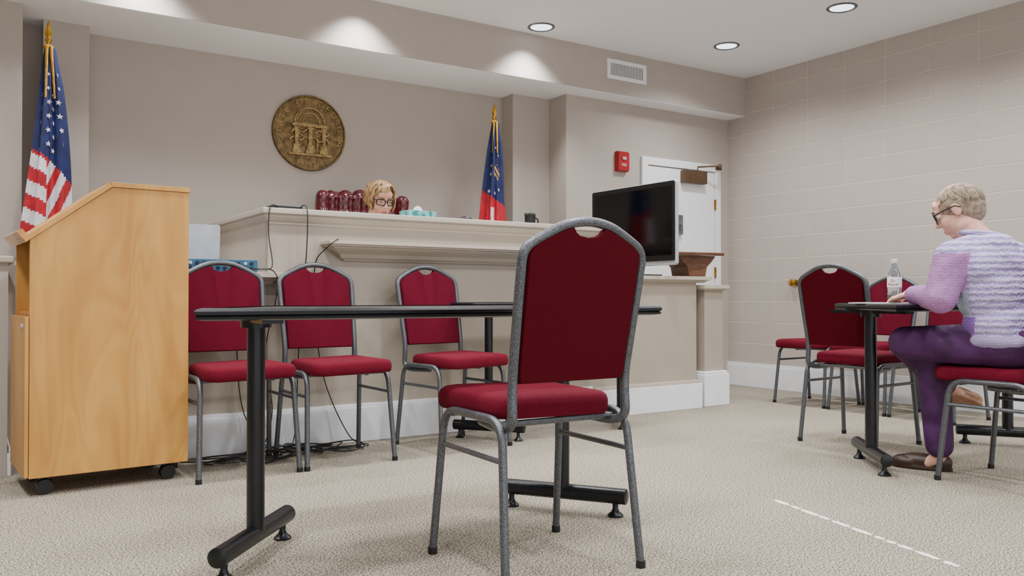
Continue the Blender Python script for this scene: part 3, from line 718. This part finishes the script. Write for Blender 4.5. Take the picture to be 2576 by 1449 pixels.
# ---- seated person in purple
off=V((3.68,1.82,0))
Hm=Matrix.Translation(V((3.605,1.968,1.158)))@Matrix.Rotation(math.radians(14),4,'Z')@Matrix.Rotation(math.radians(-25),4,'X')
bm=bmesh.new(); headparts(bm,Hm)
caps(bm,(3.60,1.945,1.11),(3.625,1.875,1.0),.052,.060)
for a in (((3.63,1.87,.94),(.14,.09,.10)),((3.65,1.84,.78),(.13,.10,.15)),((3.66,1.80,.62),(.15,.11,.11))): ell(bm,*a)
SL,EL,WL=V((3.465,1.92,.945)),V((3.40,1.935,.775)),V((3.485,2.115,.793))
SR,ER,WR=V((3.80,1.83,.945)),V((3.90,1.95,.79)),V((3.78,2.14,.793))
for S_,E_,W_ in ((SL,EL,WL),(SR,ER,WR)):
    caps(bm,S_,E_,.05,.038); caps(bm,E_,W_,.038,.025)
hand(bm,WL,(.35,.85,-.15),(0,0,1),-1,.35); hand(bm,WR,(-.4,.85,-.12),(0,0,1),1,.35)
HL,KL,AL=V((3.60,1.76,.58)),V((3.50,2.15,.578)),V((3.87,2.18,.36))
HR,KR,AR=V((3.74,1.80,.57)),V((3.61,2.09,.50)),V((3.645,2.08,.09))
for a,b,c in ((HL,KL,AL),(HR,KR,AR)):
    caps(bm,a,b,.07,.05); caps(bm,b,c,.048,.033)
caps(bm,(3.648,2.085,.07),(3.635,2.13,.035),.030,.022); caps(bm,AL,(3.93,2.14,.32),.033,.025)
b2=remesh(bm,.0048,3,lipsfn(Hm)); faceextras(b2,Hm); finish(b2,off)
p1=mk('person',b2,[m_skin,m_lips,m_eyew,m_iris,m_brow],loc=off,ang=80,recalc=False)
tag(p1,'person in lavender knit sweater and purple trousers seated writing','person')
bm=bmesh.new()
for a in (((3.635,1.85,.90),(.185,.128,.135)),((3.645,1.84,.80),(.178,.140,.16)),((3.66,1.81,.66),(.187,.150,.11)),((3.66,1.80,.60),(.192,.155,.06)),((3.63,1.845,.99),(.125,.098,.065))): ell(bm,*a)
for S_,E_,W_ in ((SL,EL,WL),(SR,ER,WR)):
    caps(bm,S_,E_,.074,.064); caps(bm,E_,W_.lerp(E_,.12),.061,.042)
    caps(bm,(3.625,1.865,1.00),S_+V((0,0,.005)),.068,.070)
def segd(c,a,b):
    t=max(0,min(1,(c-a).dot(b-a)/(b-a).length_squared)); return (c-(a+(b-a)*t)).length
def swf(c):
    if c.z<.965 and (segd(c,SL,EL)<.078 or segd(c,EL,WL)<.07 or segd(c,SR,ER)<.074 or segd(c,ER,WR)<.068) and (c.x<3.50 or c.x>3.80 or c.y>1.97): return 1
    w_=.01*noise.noise(c*9)
    if c.z<.625+w_: return 4
    if c.z<.70+w_ and c.y>1.84: return 3
    if c.z<.80+w_ and c.y>1.86: return 2
    return 0
b2=remesh(bm,.007,8,swf)
for v in b2.verts:
    n_=noise.noise(v.co*12)*.010+noise.noise(v.co*30)*.003; v.co+=V((n_,n_,0))
finish(b2,off); mk('sweater',b2,[k_rib,k_pink,k_pale,k_pur,k_hem],p1,ang=80,recalc=False,label='chunky lavender striped knit sweater')
bm=bmesh.new(); tube(bm,[V((3.62+.070*math.cos(a),1.888+.068*math.sin(a),1.052+.012*math.sin(a)))-off for a in [2*PI*k/24 for k in range(24)]],.014,8,closed=True); mk('collar',bm,k_rib,p1)
bm=bmesh.new()
for a in (((3.67,1.79,.60),(.185,.145,.10)),): ell(bm,*a)
for a,b,c in ((HL,KL,AL),(HR,KR,AR)):
    caps(bm,a,b,.098,.074); caps(bm,b,c+(b-c).normalized()*.03,.072,.060)
b2=remesh(bm,.009,5)
for v in b2.verts:
    n_=noise.noise(v.co*16)*.010; v.co+=V((n_,n_*.5,0))
finish(b2,off); mk('trousers',b2,[m_purple],p1,ang=80,recalc=False,label='dark purple cropped trousers')
def shoe(name,heel,toe,upv,mat):
    heel=V(heel);toe=V(toe); d=(toe-heel).normalized(); up=V(upv); up=(up-d*up.dot(d)).normalized(); lat=d.cross(up); L_=(toe-heel).length
    Mh=Matrix(((lat.x,d.x,up.x,heel.x),(lat.y,d.y,up.y,heel.y),(lat.z,d.z,up.z,heel.z),(0,0,0,1)))
    bm=bmesh.new(); ell(bm,(0,.045,.036),(.038,.048,.040),Mh); ell(bm,(0,L_*.50,.034),(.041,L_*.42,.036),Mh); ell(bm,(0,L_*.75,.028),(.046,L_*.27,.030),Mh)
    n=24; L=[[Mh@V((.040*math.cos(2*PI*k/n)*(1+.15*math.sin(2*PI*k/n)),L_*.5+L_*.52*math.sin(2*PI*k/n),z)) for k in range(n)] for z in (-.002,.014)]; loft(bm,L)
    b2=remesh(bm,.005,2); finish(b2,off); mk(name,b2,[mat],p1,ang=80,recalc=False)
shoe('shoe',(3.69,2.05,.003),(3.60,2.28,.003),(0,0,1),m_shoe)
shoe('shoe',(3.84,2.22,.32),(4.0,2.08,.265),(.4,.3,.8),m_sole)
ph=[]
rnd=random.Random(3)
for i in range(420):
    a=rnd.uniform(0,2*PI); ph.append((a,rnd.choice((0,1,2))))
def endg(a):
    s=math.sin(a)
    if s>.55: return .95
    if s>.0: return 1.2
    if s>-.35: return 1.4
    return 2.05
bm=shell_hair(Hm,off,ph,endg,(0,-.014,.020),(.079,.097,.084),.0045,[((0,-.016,.026),(.0785,.095,.080)),((0,-.042,0),(.069,.067,.078)),((0,-.05,-.035),(.054,.048,.045))],5,wob=.004,curl=.10)
mk('hair',bm,m_hairg,p1,ang=80)
glasses('glasses',Hm,p1,off,m_blackp)
# ---- judge
off=V((2.255,5.14,.25))
Hj=Matrix.Translation(V((2.285,5.07,1.425)))@Matrix.Rotation(math.radians(178),4,'Z')@Matrix.Rotation(math.radians(-20),4,'X')
bm=bmesh.new(); headparts(bm,Hj)
caps(bm,(2.275,5.10,1.37),(2.26,5.16,1.26),.05,.055)
for a in (((2.255,5.17,1.17),(.15,.09,.11)),((2.255,5.18,1.0),(.13,.09,.15)),((2.255,5.16,.84),(.16,.11,.1))): ell(bm,*a)
JS=[]
for s in (-1,1):
    S_,E_,W_=V((2.255+s*.17,5.16,1.20)),V((2.255+s*.23,5.0,1.03)),V((2.255+s*.10,4.80,1.06)); JS.append((S_,E_,W_))
    caps(bm,S_,E_,.045,.036); caps(bm,E_,W_,.036,.024); hand(bm,W_,(-s*.3,-.9,-.1),(0,0,1),s,.3)
    a,b,c=V((2.255+s*.09,5.12,.83)),V((2.255+s*.12,4.72,.80)),V((2.255+s*.12,4.74,.34)); caps(bm,a,b,.075,.055); caps(bm,b,c,.05,.035); caps(bm,c,c+V((0,-.13,-.05)),.035,.028)
b2=remesh(bm,.0048,3,lipsfn(Hj)); faceextras(b2,Hj); finish(b2,off)
p2=mk('person',b2,[m_skin,m_lips,m_eyew,m_iris,m_brow],loc=off,ang=80,recalc=False)
tag(p2,'person with blond bob and dark glasses reading at the bench','person')
bm=bmesh.new()
for a in (((2.255,5.17,1.16),(.185,.115,.12)),((2.255,5.18,1.0),(.17,.12,.17)),((2.255,5.15,.85),(.19,.14,.11))): ell(bm,*a)
for S_,E_,W_ in JS: caps(bm,S_,E_,.065,.06); caps(bm,E_,W_.lerp(E_,.15),.058,.045)
for s in (-1,1): caps(bm,(2.255+s*.09,5.10,.84),(2.255+s*.12,4.72,.80),.095,.08); caps(bm,(2.255+s*.12,4.72,.79),(2.255+s*.12,4.75,.42),.08,.085)
b2=remesh(bm,.01,5); finish(b2,off); mk('robe',b2,[m_robe],p2,ang=80,recalc=False)
bm=bmesh.new(); tube(bm,[V((2.262+.066*math.cos(a),5.145+.06*math.sin(a),1.285+.02*math.sin(a)))-off for a in [2*PI*k/24 for k in range(24)]],.02,8,closed=True); mk('collar',bm,m_blouse,p2,label='white blouse collar')
ph=[(rnd.uniform(0,2*PI),rnd.choice((0,1,2,3))) for i in range(320)]
def endj(a):
    s=math.sin(a)
    if s>.72: return .55
    if s>.35: return .95
    return 2.05
bm=shell_hair(Hj,off,ph,endj,(0,-.014,.020),(.084,.100,.098),.0055,[((0,-.026,.034),(.081,.090,.086)),((0,-.045,-.015),(.078,.06,.080))],9,wob=.004,curl=.08)
for s in (-1,1):
    for k in range(22):
        y=.044-k*.0065; j=random.uniform(-.003,.004)
        tube(bm,[Hj@V(p)-off for p in ((s*.02,y*.6,.116),(s*.066,y,.076),(s*(.081+j),y+.002,.01),(s*(.083+j),y+.004,-.035),(s*(.070+j),y+.010,-.068+.001*k))],[.005,.006,.007,.006,.002],6)
for k in range(20):
    t=k/19
    e=V((-.02+.085*t,.088-.03*t*t,.080-.03*t)); tube(bm,[Hj@V(p)-off for p in ((-.03,.02,.117),(-.035+.04*t,.055,.112),(e.x*.7,e.y*.9,.102-.01*t),tuple(e),(.076,.05-.02*t,.025+.02*(1-t)))],[.004,.005,.006,.005,.002],6)
for k in range(8):
    t=k/7; tube(bm,[Hj@V(p)-off for p in ((-.03,.02,.117),(-.05,.05+.01*t,.099),(-.070,.054-.01*t,.06),(-.082,.036-.02*t,.0))],[.005,.006,.005,.002],6)
mk('hair',bm,m_hairj,p2,ang=80)
glasses('glasses',Hj,p2,off,m_blackp,.0038)
# judge chair
jc=root('executive_chair',(2.285,5.25,.25),0,'oxblood tufted leather high-back executive chair behind the bench','chair')
bm=bmesh.new()
for i in range(5):
    x=-.21+i*.105; top=1.280-.010*abs(i-2)
    caps(bm,(x,.165,.55),(x,.175,top-.062),.062,.062)
loft(bm,[[V((a,.20+b,z)) for a,b in rrect(.26,.05,.05)] for z in (.5,1.22)])
caps(bm,(-.22,.215,1.215),(.22,.215,1.215),.045,.045)
for s in (-1,1): caps(bm,(s*.295,.09,.55),(s*.292,.11,1.20),.042,.05)
b2=remesh(bm,.008,3)
for v in b2.verts:
    if v.co.y<.15:
        q=math.cos((v.co.z-1.21)*2*PI/.14)*.006; v.co.y-=q
mk('back_cushion',b2,[m_leather],jc,ang=80,recalc=False)
bm=bmesh.new(); L=[[V((a*s,b*s-.05,z)) for a,b in rrect(.26,.25,.08)] for z,s in ((.36,.95),(.38,1),(.45,1),(.47,.93),(.475,.5))]; loft(bm,L); mk('seat',bm,m_leather,jc,ang=60)
for s in (-1,1):
    bm=bmesh.new(); tube(bm,fillet([(s*.28,.12,.62),(s*.30,-.18,.64),(s*.30,-.2,.45),(s*.25,-.1,.40)],.05),.025,10); mk('armrest',bm,m_leather,jc)
bm=bmesh.new(); cyl(bm,(0,-.05,.08),.03,.29)
for k in range(5):
    a=2*PI*k/5; tube(bm,[(0,-.05,.1),(.26*math.cos(a),-.05+.22*math.sin(a),.06)],[.03,.018],8); ell(bm,(.26*math.cos(a),-.05+.22*math.sin(a),.03),(.03,.03,.03),seg=12)
mk('swivel_base',bm,m_black,jc)
# ------------------------------------------------------------ lights
def spot(x,y,e,size=118,blend=.7,z=H-.03):
    l=D.lights.new('ceiling_lamp','SPOT'); l.energy=e; l.spot_size=math.radians(size); l.spot_blend=blend; l.shadow_soft_size=.09; l.color=(.985,.99,1)
    o=D.objects.new('ceiling_lamp',l); COL.objects.link(o); o.location=(x,y,z)
for x in (-.5,.8,2.1,3.4): spot(x,4.86,90,110,.6)
for y in (3.44,2.2,.9): 
    for x in (-.5,.8,2.1,3.4): spot(x,y,112,150,.9)
for y in (4.446,3.436,2.43,1.42,.4): spot(4.88,y,106,150,.9)
w=D.worlds.new('room_fill'); SC.world=w; w.use_nodes=True
w.node_tree.nodes['Background'].inputs[0].default_value=(.92,.96,1,1); w.node_tree.nodes['Background'].inputs[1].default_value=2.0
# ------------------------------------------------------------ camera
cam=D.cameras.new('camera'); cam.sensor_width=36; cam.lens=36*2100/2576; cam.clip_start=.05
co=D.objects.new('camera',cam); COL.objects.link(co); co.location=(0,0,.78)
co.rotation_euler=(math.radians(90+.64),0,math.radians(-33.2)); SC.camera=co
